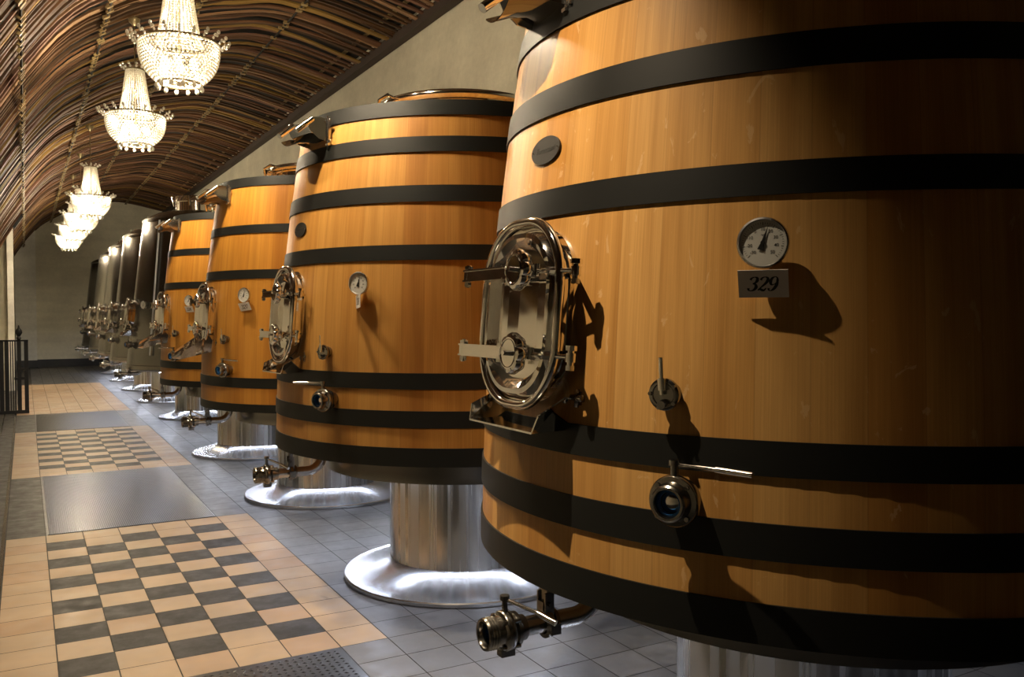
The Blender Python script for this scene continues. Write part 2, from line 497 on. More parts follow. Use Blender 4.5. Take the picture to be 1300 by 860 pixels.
# spotlights tucked under the canopy (each fixture carries its own light)
fx = MB(); fx.lathe([(0.030, 0.0), (0.034, 0.0), (0.034, 0.09), (0.012, 0.10), (0.012, 0.16)], 16, True)
fme = fx.mesh('spot_housing', M['blackmetal'])
for i, (sx, sy, sz) in enumerate(SPOT_POS):
    aim = Vector(SPOT_SET[i][0])
    d = (aim-Vector((sx, sy, sz))).normalized()
    q = (-d).to_track_quat('Z', 'Y').to_matrix().to_4x4(); q.translation = Vector((sx, sy, sz))
    o = obj('aisle_spotlight', fme, None, q)
    tag(o, 'small black spotlight hanging over the aisle, aimed at the %s vat' % ('nearest', 'second')[i], 'spotlight', 'spotlights over the aisle')
    b = MB(); b.cyl((sx, sy, sz+0.10), (sx, sy, vz(sx)-0.06), 0.008, n=8); st = obj('stem', b.mesh('stem', M['blackmetal']), o); st.matrix_parent_inverse = q.inverted()
    L = bpy.data.lights.new('spot', 'SPOT'); L.energy = SPOT_W*SPOT_SET[i][3]; L.color = (1.0, 0.80, 0.55)
    L.spot_size = R(SPOT_SET[i][1]); L.spot_blend = SPOT_SET[i][2]; L.shadow_soft_size = 0.012
    lo_ = bpy.data.objects.new('spot_lamp', L); COL.objects.link(lo_)
    q2 = q.copy(); q2.translation = Vector((sx, sy, sz))+d*0.012
    lo_.matrix_world = q2

# ------------------------------------------------------------ component meshes (local frame: x outward, y tangent, z up)
def stadium(hw, hh, r, x, n=10):
    pts = []
    for (cy, cz, a0) in ((hw-r, hh-r, 0), (-hw+r, hh-r, 90), (-hw+r, -hh+r, 180), (hw-r, -hh+r, 270)):
        for i in range(n+1):
            a = R(a0+90*i/n); pts.append(Vector((x, cy+r*cos(a), cz+r*sin(a))))
    return pts


CM = {}
b = MB()      # manway neck: stadium collar off the vat plus gasket flange
b.ring([stadium(0.158, 0.210, 0.14, -0.06), stadium(0.158, 0.210, 0.14, 0.075)], True, True)
b.ring([stadium(0.172, 0.228, 0.155, -0.03), stadium(0.172, 0.228, 0.155, 0.030), stadium(0.160, 0.212, 0.14, 0.034)], True, False)
CM['neck'] = b.mesh('manway_neck', M['chrome'])
b = MB()      # door panel: rolled rim, trough, raised flat
b.tube(stadium(0.190, 0.240, 0.165, 0.085, 12), 0.013, 10, True)
b.ring([stadium(0.188, 0.238, 0.163, 0.074), stadium(0.170, 0.220, 0.147, 0.084), stadium(0.160, 0.210, 0.138, 0.096), stadium(0.148, 0.198, 0.128, 0.098),
        stadium(0.132, 0.182, 0.115, 0.086), stadium(0.118, 0.166, 0.104, 0.072), stadium(0.100, 0.135, 0.088, 0.070)], True, True)
# broad flat pressed panel, folded slightly along a vertical line
b.add([(0.073, -0.098, -0.10), (0.073, 0.098, -0.10), (0.073, 0.098, 0.10), (0.073, -0.098, 0.10), (0.082, -0.005, -0.10), (0.082, -0.005, 0.10),
       (0.072, 0.0, -0.155), (0.072, 0.0, 0.155)],
      [(0, 4, 5, 3), (4, 1, 2, 5), (0, 6, 4), (6, 1, 4), (3, 5, 7), (5, 2, 7)])
CM['door'] = b.mesh('door_panel', M['chrome'])
b = MB()      # clamp bar: pair of flat bars with end bolts
b.box(0.114, 0.130, -0.252, 0.075, -0.015, 0.015)
b.box(0.111, 0.133, -0.254, 0.050, 0.012, 0.017); b.box(0.111, 0.133, -0.254, 0.050, -0.017, -0.012)
b.cyl((0.124, -0.235, -0.034), (0.124, -0.235, 0.030), 0.007, n=10); b.cyl((0.124, -0.235, 0.017), (0.124, -0.235, 0.027), 0.013, n=6)
b.cyl((0.124, -0.235, -0.031), (0.124, -0.235, -0.018), 0.011, n=6)
b.cyl((0.124, -0.02, 0.013), (0.124, -0.02, 0.024), 0.011, n=6); b.cyl((0.124, -0.02, -0.026), (0.124, -0.02, -0.013), 0.010, n=6)
b.box(0.06, 0.118, -0.242, -0.222, -0.010, 0.010)
b.cyl((0.06, -0.235, 0), (0.02, -0.170, 0), 0.010, n=8)
CM['bar'] = b.mesh('clamp_bar', M['chrome'])
b = MB()      # lobed hand wheel
loops = []
for (xx, k) in ((0.136, 0.72), (0.139, 0.92), (0.146, 1.0), (0.158, 1.0), (0.165, 0.93), (0.167, 0.80)):
    l = []
    for j in range(96):
        a = 2*pi*j/96; rr = 0.049*k*(1+(0.13*(abs(cos(4*a)))**0.7-0.05)*(1 if k > 0.85 else 0.3))
        l.append(Vector((xx, 0.10+rr*cos(a), rr*sin(a))))
    loops.append(l)
b.ring(loops, True, True)
b.lathe([(0.036, 0.0), (0.032, -0.004), (0.010, -0.005)], 24, False, True, Matrix.Translation((0.169, 0.10, 0)) @ Matrix.Rotation(pi/2, 4, 'Y'))
b.cyl((0.12, 0.10, 0), (0.182, 0.10, 0), 0.0065, n=10); b.cyl((0.105, 0.10, 0), (0.137, 0.10, 0), 0.016, n=12)
CM['wheel'] = b.mesh('hand_wheel', M['chrome'])
b = MB()      # tie rod to the bolt lug on the near side
b.cyl((0.120, 0.10, 0.0), (0.072, 0.232, 0.0), 0.0065, n=10)
b.cyl((0.113, 0.118, -0.012), (0.113, 0.118, 0.018), 0.010, n=10)
b.cyl((0.10, 0.148, 0.0), (0.088, 0.185, 0.0), 0.010, n=8)
b.cyl((0.070, 0.236, -0.030), (0.070, 0.236, 0.028), 0.009, n=10)
b.cyl((0.070, 0.236, 0.016), (0.070, 0.236, 0.028), 0.015, n=8); b.cyl((0.070, 0.236, -0.012), (0.070, 0.236, 0.010), 0.013, n=12)
b.cyl((0.070, 0.236, -0.032), (0.070, 0.236, -0.020), 0.012, n=6)
b.cyl((0.070, 0.236, 0.0), (0.030, 0.165, 0.0), 0.009, n=8)
CM['rod'] = b.mesh('tie_rod', M['chrome'])
b = MB()      # lower latch by the tray
b.box(-0.04, 0.012, 0.170, 0.205, -0.222, -0.188); b.cyl((0.010, 0.165, -0.205), (0.010, 0.215, -0.205), 0.009, n=8)
b.cyl((0.012, 0.190, -0.228), (0.012, 0.190, -0.183), 0.007, n=8)
CM['latch'] = b.mesh('latch', M['darksteel'])


def tray(L, w0, w1, drop, zt, zb, name):
    """open scoop: floor with two upstand sides and back; local x outward"""
    b = MB(); t = 0.0025
    A = [Vector((0.0, -w0, zb)), Vector((0.0, w0, zb)), Vector((L, w1, zb-drop)), Vector((L, -w1, zb-drop))]
    def plate(pts):
        n = (pts[1]-pts[0]).cross(pts[2]-pts[0]).normalized()*t
        k = len(pts); vs = [p+n for p in pts]+[p-n for p in pts]
        fs = [tuple(range(k)), tuple(range(2*k-1, k-1, -1))]+[(i, (i+1) % k, k+(i+1) % k, k+i) for i in range(k)]
        b.add(vs, fs)
    plate(A)
    for s in (-1, 1):
        plate([Vector((-0.02, s*w0, zb)), Vector((L, s*w1, zb-drop)), Vector((L*0.93, s*(w1+0.012), zb-drop+(zt-zb)*0.55)), Vector((L*0.25, s*(w0+0.02), zt)), Vector((-0.02, s*(w0+0.01), zt))])
    return b.mesh(name, M['chrome'])


CM['tray_short'] = tray(0.125, 0.150, 0.168, 0.012, -0.205, -0.285, 'chute_tray')
CM['tray_long'] = tray(0.26, 0.145, 0.125, 0.085, -0.15, -0.26, 'chute_tray')


def text_mesh(name, s, size, mat_, Mx, extrude=0.0006, shear=0.0):
    cu = bpy.data.curves.new(name+'_c', 'FONT'); cu.body = s; cu.size = size; cu.align_x = 'CENTER'; cu.align_y = 'CENTER'
    cu.extrude = extrude; cu.shear = shear; cu.resolution_u = 3
    to = bpy.data.objects.new('tmp', cu); COL.objects.link(to)
    dg = bpy.context.evaluated_depsgraph_get(); me = bpy.data.meshes.new_from_object(to.evaluated_get(dg))
    bpy.data.objects.remove(to); me.name = name
    me.transform(Mx); me.materials.clear(); me.materials.append(mat_)
    return me


def join_meshes(name, meshes, m):
    vs, fs = [], []
    for me in meshes:
        o = len(vs); vs += [tuple(v.co) for v in me.vertices]; fs += [[i+o for i in p.vertices] for p in me.polygons]
    out = bpy.data.meshes.new(name); out.from_pydata(vs, [], fs); out.materials.append(m); out.update()
    return out


# frame for things lying on the facing plane: text x -> +y tangent, text y -> z, normal -> +x
FACE = Matrix(((0, 0, 1, 0), (1, 0, 0, 0), (0, 1, 0, 0), (0, 0, 0, 1)))
b = MB(); RY = Matrix.Rotation(pi/2, 4, 'Y')
b.lathe([(0.0001, 0.032), (0.0455, 0.032), (0.0455, 0.040), (0.0490, 0.043), (0.0505, 0.048), (0.0490, 0.052), (0.0460, 0.053), (0.0445, 0.051), (0.0445, 0.044)], 56, False, True, RY)
b.lathe([(0.010, -0.02), (0.010, 0.033)], 16, False, True, RY)
CM['bezel'] = b.mesh('thermometer', M['steel'])
b = MB(); b.lathe([(0.0446, 0.0485), (0.0001, 0.0485)], 48, False, False, RY)
CM['face'] = b.mesh('dial_face', M['dial'])
b = MB()
an = R(90-17)
def dp(r, a, h=0.0500): return Vector((h, r*cos(a), r*sin(a)))
b.add([dp(0.0035, an+pi/2), dp(0.0035, an-pi/2), dp(0.036, an), dp(0.016, an+pi-0.42), dp(0.016, an+pi+0.42)],
      [(0, 1, 2), (1, 0, 3, 4)])
b.cyl((0.0480, 0, 0), (0.0508, 0, 0), 0.0045, n=12)
CM['needle'] = b.mesh('needle', M['ink'])
ms = []
vals = ['-30', '-20', '-10', '0', '10', '20', '30', '40', '50']
b = MB()
for i, s in enumerate(vals):
    a = R(225-i*270/8)
    ms.append(text_mesh('n', s, 0.0088, M['ink'], Matrix.Translation((0.0486, 0.0262*cos(a), 0.0262*sin(a))) @ FACE, 0.0002))
    for k in range(5 if i < 8 else 1):
        a2 = R(225-(i+k/5)*270/8); l = 0.034 if k == 0 else 0.0365; w = 0.00055 if k == 0 else 0.00030
        d = Vector((0, cos(a2), sin(a2))); t = Vector((0, -sin(a2), cos(a2)))
        h = Vector((0.0487, 0, 0))
        b.add([h+d*l-t*w, h+d*l+t*w, h+d*0.040+t*w, h+d*0.040-t*w], [(0, 1, 2, 3)])
ms.append(b.mesh('t', M['ink']))
ms.append(text_mesh('c', '\u00b0C', 0.0065, M['ink'], Matrix.Translation((0.0486, 0, 0.014)) @ FACE, 0.0002))
CM['numerals'] = join_meshes('scale_numerals', ms, M['ink'])

# digit strokes with swelling line weight, slanted
def stroke(b, pts, ws, sc, ox, h=0.0022, slant=0.28):
    P_ = [Vector((x+y*slant, y)) for x, y in pts]
    # catmull resample
    out = []; wo = []
    for i in range(len(P_)-1):
        p0 = P_[max(i-1, 0)]; p1 = P_[i]; p2 = P_[i+1]; p3 = P_[min(i+2, len(P_)-1)]
        for k in range(6):
            t = k/6
            out.append(0.5*((2*p1)+(-p0+p2)*t+(2*p0-5*p1+4*p2-p3)*t*t+(-p0+3*p1-3*p2+p3)*t**3)); wo.append(ws[i]+(ws[i+1]-ws[i])*t)
    out.append(P_[-1]); wo.append(ws[-1])
    vs = []; fs = []
    for i, p in enumerate(out):
        a = out[max(i-1, 0)]; c = out[min(i+1, len(out)-1)]; t = (c-a).normalized(); n = Vector((-t.y, t.x))
        for s in (1, -1):
            q = p+n*wo[i]*0.58*s; vs.append((h, (q.x+ox)*sc, q.y*sc))
    for i in range(len(out)-1): fs.append((2*i, 2*i+1, 2*i+3, 2*i+2))
    b.add(vs, fs)


DG = {
 '3': [([(0.04, 0.80), (0.10, 0.93), (0.28, 1.0), (0.46, 0.93), (0.50, 0.76), (0.42, 0.60), (0.26, 0.53)], [0.16, 0.09, 0.05, 0.15, 0.19, 0.12, 0.05]),
       ([(0.24, 0.53), (0.44, 0.46), (0.53, 0.28), (0.44, 0.08), (0.24, 0.0), (0.08, 0.06), (0.02, 0.20)], [0.05, 0.14, 0.20, 0.14, 0.05, 0.10, 0.17])],
 '2': [([(0.05, 0.78), (0.12, 0.94), (0.30, 1.0), (0.48, 0.92), (0.52, 0.74), (0.40, 0.50), (0.16, 0.22), (0.02, 0.03)], [0.16, 0.09, 0.05, 0.15, 0.19, 0.14, 0.07, 0.06]),
       ([(0.02, 0.06), (0.16, 0.12), (0.30, 0.05), (0.44, 0.04), (0.55, 0.20)], [0.06, 0.14, 0.16, 0.12, 0.05])],
 '9': [([(0.50, 0.72), (0.42, 0.94), (0.26, 1.0), (0.10, 0.90), (0.05, 0.66), (0.14, 0.46), (0.30, 0.44), (0.45, 0.58), (0.50, 0.72)], [0.17, 0.08, 0.05, 0.14, 0.19, 0.13, 0.05, 0.06, 0.10]),
       ([(0.50, 0.74), (0.50, 0.42), (0.38, 0.12), (0.20, 0.0), (0.06, 0.06), (0.04, 0.18)], [0.12, 0.19, 0.16, 0.05, 0.09, 0.16])],
 '8': [([(0.27, 0.53), (0.08, 0.68), (0.10, 0.92), (0.28, 1.0), (0.46, 0.90), (0.44, 0.66), (0.27, 0.53)], [0.10, 0.15, 0.12, 0.05, 0.12, 0.09, 0.10]),
       ([(0.27, 0.53), (0.04, 0.36), (0.06, 0.08), (0.26, 0.0), (0.50, 0.10), (0.50, 0.36), (0.27, 0.53)], [0.10, 0.13, 0.14, 0.05, 0.14, 0.17, 0.10])],
 '7': [([(0.04, 0.86), (0.16, 0.97), (0.34, 0.90), (0.55, 0.98)], [0.06, 0.15, 0.13, 0.05]), ([(0.55, 0.98), (0.36, 0.56), (0.24, 0.28), (0.20, 0.0)], [0.05, 0.09, 0.17, 0.20])],
 '6': [([(0.50, 0.86), (0.38, 0.99), (0.20, 0.86), (0.06, 0.50), (0.06, 0.20), (0.22, 0.0), (0.42, 0.08), (0.50, 0.30), (0.38, 0.52), (0.20, 0.48), (0.09, 0.34)], [0.15, 0.06, 0.12, 0.19, 0.17, 0.05, 0.13, 0.18, 0.10, 0.05, 0.05])],
}


def digits_mesh(s, sc=0.031):
    b = MB(); n = len(s); adv = 0.68
    for i, ch in enumerate(s):
        for pts, ws in DG[ch]: stroke(b, [(x, y-0.5) for x, y in pts], ws, sc, (i-(n-1)/2)*adv-0.27)
    return b.mesh('printed_number', M['ink'])


b = MB(); b.box(0.0, 0.002, -0.052, 0.052, -0.031, 0.031)
CM['card'] = b.mesh('number_card', M['card'])

b = MB()      # sample tap
b.lathe([(0.019, -0.02), (0.019, 0.010), (0.023, 0.012), (0.023, 0.019), (0.020, 0.020), (0.020, 0.028), (0.027, 0.030), (0.030, 0.033), (0.030, 0.041), (0.026, 0.044), (0.022, 0.044), (0.020, 0.042), (0.0, 0.042)], 24, False, True, RY)
for k in range(5):
    a = k*2*pi/5+0.6; b.cyl((0.040, 0.026*cos(a), 0.026*sin(a)), (0.047, 0.026*cos(a), 0.026*sin(a)), 0.004, n=6)
b.cyl((0.047, 0.002, -0.016), (0.060, 0.002, -0.018), 0.008, n=10)
CM['tap'] = b.mesh('sample_tap', M['darksteel'])
b = MB(); b.cyl((0.050, 0, 0.0), (0.050, -0.003, 0.068), 0.004, n=8); b.cyl((0.050, 0, 0.008), (0.050, -0.001, 0.030), 0.008, n=10)
CM['taplever'] = b.mesh('tap_lever', M['chrome'])

b = MB()      # butterfly drain valve seen end on
b.lathe([(0.032, -0.03), (0.032, 0.02), (0.042, 0.022), (0.044, 0.026), (0.044, 0.040), (0.038, 0.043), (0.038, 0.055), (0.054, 0.058), (0.057, 0.064), (0.057, 0.076), (0.054, 0.080),
         (0.044, 0.082), (0.040, 0.094), (0.040, 0.108), (0.036, 0.112), (0.031, 0.112), (0.029, 0.106), (0.029, 0.085)], 40, False, True, RY)
for k in range(4):
    a = pi/4+k*pi/2; b.cyl((0.074, 0.048*cos(a), 0.048*sin(a)), (0.086, 0.048*cos(a), 0.048*sin(a)), 0.0055, n=8)
b.cyl((0.07, 0, 0.050), (0.07, 0, 0.082), 0.009, n=10); b.cyl((0.07, 0, 0.078), (0.07, 0, 0.090), 0.013, n=12)
CM['valve'] = b.mesh('drain_valve', M['darksteel'])
b = MB()
b.lathe([(0.0295, 0.088), (0.0295, 0.100), (0.024, 0.102), (0.0235, 0.088)], 32, False, True, RY)
CM['seal'] = b.mesh('valve_seal', M['rubber'])
b = MB(); b.lathe([(0.0, 0.094), (0.014, 0.092), (0.022, 0.088)], 24, False, True, RY)
CM['disc'] = b.mesh('valve_disc', M['chrome'])
b = MB(); b.cyl((0.07, -0.004, 0.080), (0.075, 0.095, 0.078), 0.0045, n=10); b.cyl((0.075, 0.095, 0.078), (0.080, 0.175, 0.075), 0.0068, n=12)
CM['valvelever'] = b.mesh('valve_lever', M['chrome'])
b = MB(); b.cyl((0.07, 0.004, 0.080), (0.12, -0.05, 0.084), 0.0045, n=10); b.cyl((0.12, -0.05, 0.084), (0.165, -0.10, 0.086), 0.0068, n=12)
CM['valvelever_b'] = b.mesh('valve_lever', M['chrome'])

# outlet pipe under the vat: local frame x outward from the vat axis, z absolute height
PZ = 0.668; b = MB()
path = [(0.84, 0, 0.85), (0.84, 0, 0.80)]
for k in range(9):
    a = R(k*90/8); path.append((0.84+0.085*(1-cos(a)), 0, PZ+0.085-0.085*sin(a)))
path.append((1.12, 0, PZ))
b.tube(path, 0.026, 16)
CM['pipe'] = b.mesh('outlet_pipe', M['pipe'])
TX = Matrix.Translation((0, 0, PZ)) @ RY
b = MB()
b.lathe([(0.030, 1.005), (0.040, 1.007), (0.041, 1.022), (0.030, 1.024)], 24, False, True, TX)
b.box(1.000, 1.030, -0.014, 0.014, PZ+0.034, PZ+0.060); b.box(1.000, 1.030, 0.034, 0.058, PZ-0.016, PZ+0.012)
b.cyl((1.015, -0.02, PZ+0.055), (1.015, 0.03, PZ+0.055), 0.006, n=8)
b.lathe([(0.030, 0.985), (0.036, 0.987), (0.036, 0.998), (0.030, 1.0)], 24, False, True, TX)
CM['pclamp'] = b.mesh('pipe_clamp', M['darksteel'])
b = MB()
b.box(1.006, 1.022, -0.020, 0.020, PZ+0.050, 0.80); b.box(1.000, 1.028, -0.022, -0.016, PZ+0.02, PZ+0.085); b.box(1.000, 1.028, 0.016, 0.022, PZ+0.02, PZ+0.085)
CM['hanger'] = b.mesh('pipe_hanger', M['darksteel'])
b = MB()
b.lathe([(0.034, 1.085), (0.034, 1.105), (0.046, 1.107), (0.046, 1.118), (0.040, 1.122), (0.050, 1.128), (0.053, 1.134), (0.053, 1.150), (0.050, 1.154), (0.042, 1.158), (0.040, 1.172),
         (0.043, 1.174), (0.040, 1.178), (0.043, 1.182), (0.040, 1.186), (0.043, 1.190), (0.040, 1.194), (0.043, 1.198), (0.041, 1.204), (0.034, 1.204), (0.031, 1.198), (0.031, 1.165)], 32, False, True, TX)
for k in range(4):
    a = pi/4+k*pi/2; b.cyl((1.112, 0.047*cos(a), PZ+0.047*sin(a)), (1.162, 0.047*cos(a), PZ+0.047*sin(a)), 0.006, n=8)
b.box(1.116, 1.156, -0.014, 0.014, PZ-0.066, PZ-0.044)
b.cyl((1.140, 0, PZ+0.046), (1.140, 0, PZ+0.088), 0.008, n=10); b.cyl((1.140, 0, PZ+0.082), (1.140, 0, PZ+0.094), 0.013, n=12)
CM['pvalve'] = b.mesh('outlet_valve', M['darksteel'])
b = MB(); b.lathe([(0.0315, 1.168), (0.0315, 1.180), (0.026, 1.184), (0.0255, 1.168)], 24, False, True, TX)
CM['pseal'] = b.mesh('valve_seal', M['rubber'])
b = MB(); b.lathe([(0.031, 1.166), (0.0, 1.166)], 24, False, False, TX)
CM['pdisc'] = b.mesh('valve_disc', M['hole'])
b = MB(); b.cyl((1.140, 0, PZ+0.084), (1.085, 0.075, PZ+0.060), 0.005, n=10); b.cyl((1.085, 0.075, PZ+0.060), (1.060, 0.125, PZ+0.044), 0.008, n=12)
CM['plever'] = b.mesh('outlet_lever', M['chrome'])

# overflow spout near the top (origin on the surface, z centre)
b = MB(); t = 0.002
def plate3(b, pts, t=0.002):
    pts = [Vector(p) for p in pts]; n = (pts[1]-pts[0]).cross(pts[2]-pts[0]).normalized()*t; k = len(pts)
    b.add([p+n for p in pts]+[p-n for p in pts], [tuple(range(k)), tuple(range(2*k-1, k-1, -1))]+[(i, (i+1) % k, k+(i+1) % k, k+i) for i in range(k)])
# near side plate, far side plate
plate3(b, [(-0.03, 0.115, 0.060), (0.05, 0.115, 0.068), (0.105, 0.110, 0.060), (0.118, 0.108, 0.035), (0.10, 0.108, -0.005), (0.055, 0.110, -0.040), (-0.03, 0.115, -0.055)])
plate3(b, [(-0.03, -0.115, 0.060), (0.05, -0.115, 0.068), (0.105, -0.110, 0.060), (0.118, -0.108, 0.035), (0.10, -0.108, -0.005), (0.055, -0.110, -0.040), (-0.03, -0.115, -0.055)])
# curved floor running down and out to the lip
N = 8
secs = [(-0.03, -0.055, 0.114), (0.055, -0.042, 0.110), (0.11, -0.052, 0.102), (0.160, -0.072, 0.090)]
loops = []
for (xx, zb, hw) in secs:
    row = []
    for j in range(N+1):
        u = -1+2*j/N; row.append(Vector((xx, u*hw, zb+0.030*u*u*(1 if xx > 0.05 else 0.3))))
    loops.append(row)
b.ring(loops, False, False)
b.ring([[p+Vector((0, 0, -0.003)) for p in l] for l in loops], False, False)
CM['spout'] = b.mesh('overflow_spout', M['chrome'])
b = MB()
b.cyl((0.085, 0.106, 0.055), (0.168, 0.094, -0.012), 0.015, n=14); CM['spoutrim'] = b.mesh('rolled_rim', M['chrome'])
b = MB(); b.cyl((0.085, -0.106, 0.055), (0.168, -0.094, -0.012), 0.015, n=14); CM['spoutrimb'] = b.mesh('rolled_rim', M['chrome'])
b = MB(); b.box(0.0, 0.012, 0.118, 0.132, -0.070, 0.075); b.box(0.012, 0.018, 0.112, 0.134, -0.072, -0.062)
b.cyl((0.006, 0.135, 0.055), (0.006, 0.150, 0.055), 0.007, n=8); b.cyl((0.006, 0.135, -0.05), (0.006, 0.150, -0.05), 0.007, n=8)
CM['spoutbracket'] = b.mesh('spout_bracket', M['steel'])

# oval maker's plate
b = MB(); n_ = 40
b.ring([[Vector((0.000, 0.074*cos(2*pi*j/n_), 0.038*sin(2*pi*j/n_))) for j in range(n_)], [Vector((0.004, 0.074*cos(2*pi*j/n_), 0.038*sin(2*pi*j/n_))) for j in range(n_)]], True, True)
CM['plate'] = b.mesh('maker_plate', M['plate'])
b = MB(); b.sphere((0.004, 0, 0), 0.0026)
CM['rivet'] = b.mesh('rivet', M['chrome'])
CM['script'] = text_mesh('plate_lettering', 'Taransaud', 0.024, M['engrave'], Matrix.Translation((0.0043, 0, 0)) @ FACE, 0.0002, 0.25)

# top hatch
b = MB(); b.lathe([(0.42, 0.0), (0.42, 0.10), (0.45, 0.105), (0.45, 0.115), (0.40, 0.13), (0.2, 0.165), (0.0, 0.172)], 56)
CM['hatch'] = b.mesh('top_hatch', M['chrome'])
b = MB(); b.tube([(0.455*cos(2*pi*j/56), 0.455*sin(2*pi*j/56), 0.135) for j in range(56)], 0.022, 10, True)
CM['hatchring'] = b.mesh('hatch_ring', M['chrome'])
b = MB(); b.cyl((0.44, -0.03, 0.10), (0.53, 0.02, 0.10), 0.022, n=12)
b.tube([(0.53, 0.03, 0.06), (0.55, 0.05, 0.12), (0.50, 0.06, 0.155), (0.44, 0.03, 0.15)], 0.010, 8); b.cyl((0.47, 0, 0.0), (0.47, 0, 0.10), 0.014, n=10)
CM['hatchclamp'] = b.mesh('hatch_clamp', M['chrome'])


def prof(z):
    u = z/1.5
    return 1.5*(Q0+Q1*(u-0.7)+Q2*(u-0.7)**2)


Q0, Q1, Q2 = 0.7002, -0.0336, -0.072
LEDR = MB(); LEDR.tube([(0.55*cos(2*pi*j/40), 0.55*sin(2*pi*j/40), 0.680) for j in range(40)], 0.010, 6, True)
CM['led'] = LEDR.mesh('light_ring', M['led'])


def at(az, r, z, dz=0.0):
    """matrix of a surface frame: x outward at azimuth az"""
    return Matrix.Translation((r*cos(R(az)), r*sin(R(az)), z)) @ Matrix.Rotation(R(az), 4, 'Z')


def part(par, name, key, Mx=None, label=None):
    o = obj(name, CM[key], par, Mx)
    if label: o['label'] = label
    return o


def pedestal(v, rc, rr, zt, key):
    if key+'ped' not in CM:
        b = MB(); b.lathe([(rc, 0.10), (rc, zt)], 64, True); CM[key+'ped'] = b.mesh('pedestal', M['steel'])
        b = MB(); b.lathe([(rr-0.012, 0.0), (rr, 0.004), (rr, 0.020), (rr-0.006, 0.026), (rr-0.018, 0.027), (rr-0.03, 0.024), (rc+0.055, 0.070), (rc+0.012, 0.100), (rc+0.002, 0.112)], 72)
        CM[key+'fl'] = b.mesh('base_flange', M['flange'])
    part(v, 'pedestal', key+'ped'); part(v, 'base_flange', key+'fl')


def manway(v, az, r, z, traykey, taper, wy=1.0):
    Mx = at(az, r, z) @ Matrix.Rotation(-taper, 4, 'Y') @ Matrix.Diagonal((1, wy, 1, 1))
    m = part(v, 'manway', 'neck', Mx)
    part(m, 'door_panel', 'door')
    for dz in (0.105, -0.105):
        T = Matrix.Translation((0, 0, dz))
        part(m, 'clamp_bar', 'bar', T); part(m, 'hand_wheel', 'wheel', T); part(m, 'tie_rod', 'rod', T)
    part(m, 'latch', 'latch'); part(m, 'chute_tray', traykey)
    return m


def fittings(v, rf, az_tap=-154.8, az_valve=-152.6, az_dial=-143.6, lever='valvelever'):
    d = part(v, 'thermometer', 'bezel', at(az_dial, rf(1.65)-0.006, 1.652) @ Matrix.Scale(1.09, 4))
    part(d, 'dial_face', 'face'); part(d, 'needle', 'needle'); part(d, 'scale_numerals', 'numerals')
    t = part(v, 'sample_tap', 'tap', at(az_tap, rf(1.325), 1.322) @ Matrix.Diagonal((1.05, 1.22, 1.22, 1))); part(t, 'tap_lever', 'taplever')
    t = part(v, 'drain_valve', 'valve', at(az_valve, rf(1.10), 1.095)); part(t, 'valve_seal', 'seal'); part(t, 'valve_disc', 'disc'); part(t, 'valve_lever', lever)


def outlet(v, az, dr=0.0):
    p = part(v, 'outlet_pipe', 'pipe', Matrix.Rotation(R(az), 4, 'Z') @ Matrix.Translation((dr, 0, 0)))
    for nm, k in (('pipe_clamp', 'pclamp'), ('pipe_hanger', 'hanger'), ('outlet_valve', 'pvalve'), ('valve_seal', 'pseal'), ('valve_disc', 'pdisc'), ('outlet_lever', 'plever')):
        part(p, nm, k)


B12 = [(0.791, 0.879), (0.973, 1.052), (1.153, 1.229), (1.760, 1.833), (2.038, 2.117), (2.279, 2.354), (2.459, 2.534)]
B34 = [(0.784, 0.845), (0.964, 1.038), (1.775, 1.842), (2.116, 2.180), (2.475, 2.545)]
LAB = ['largest, nearest oak vat, cropped by the right edge, card 329 under its dial',
       'second oak vat from the front, seven black hoops, chrome ring on its top',
       'third oak vat from the front, five black hoops, card 327 under its dial',
       'fourth and farthest oak vat, five black hoops, beside the first steel tank']
GV = 'oak vats standing in a row on steel pedestals'


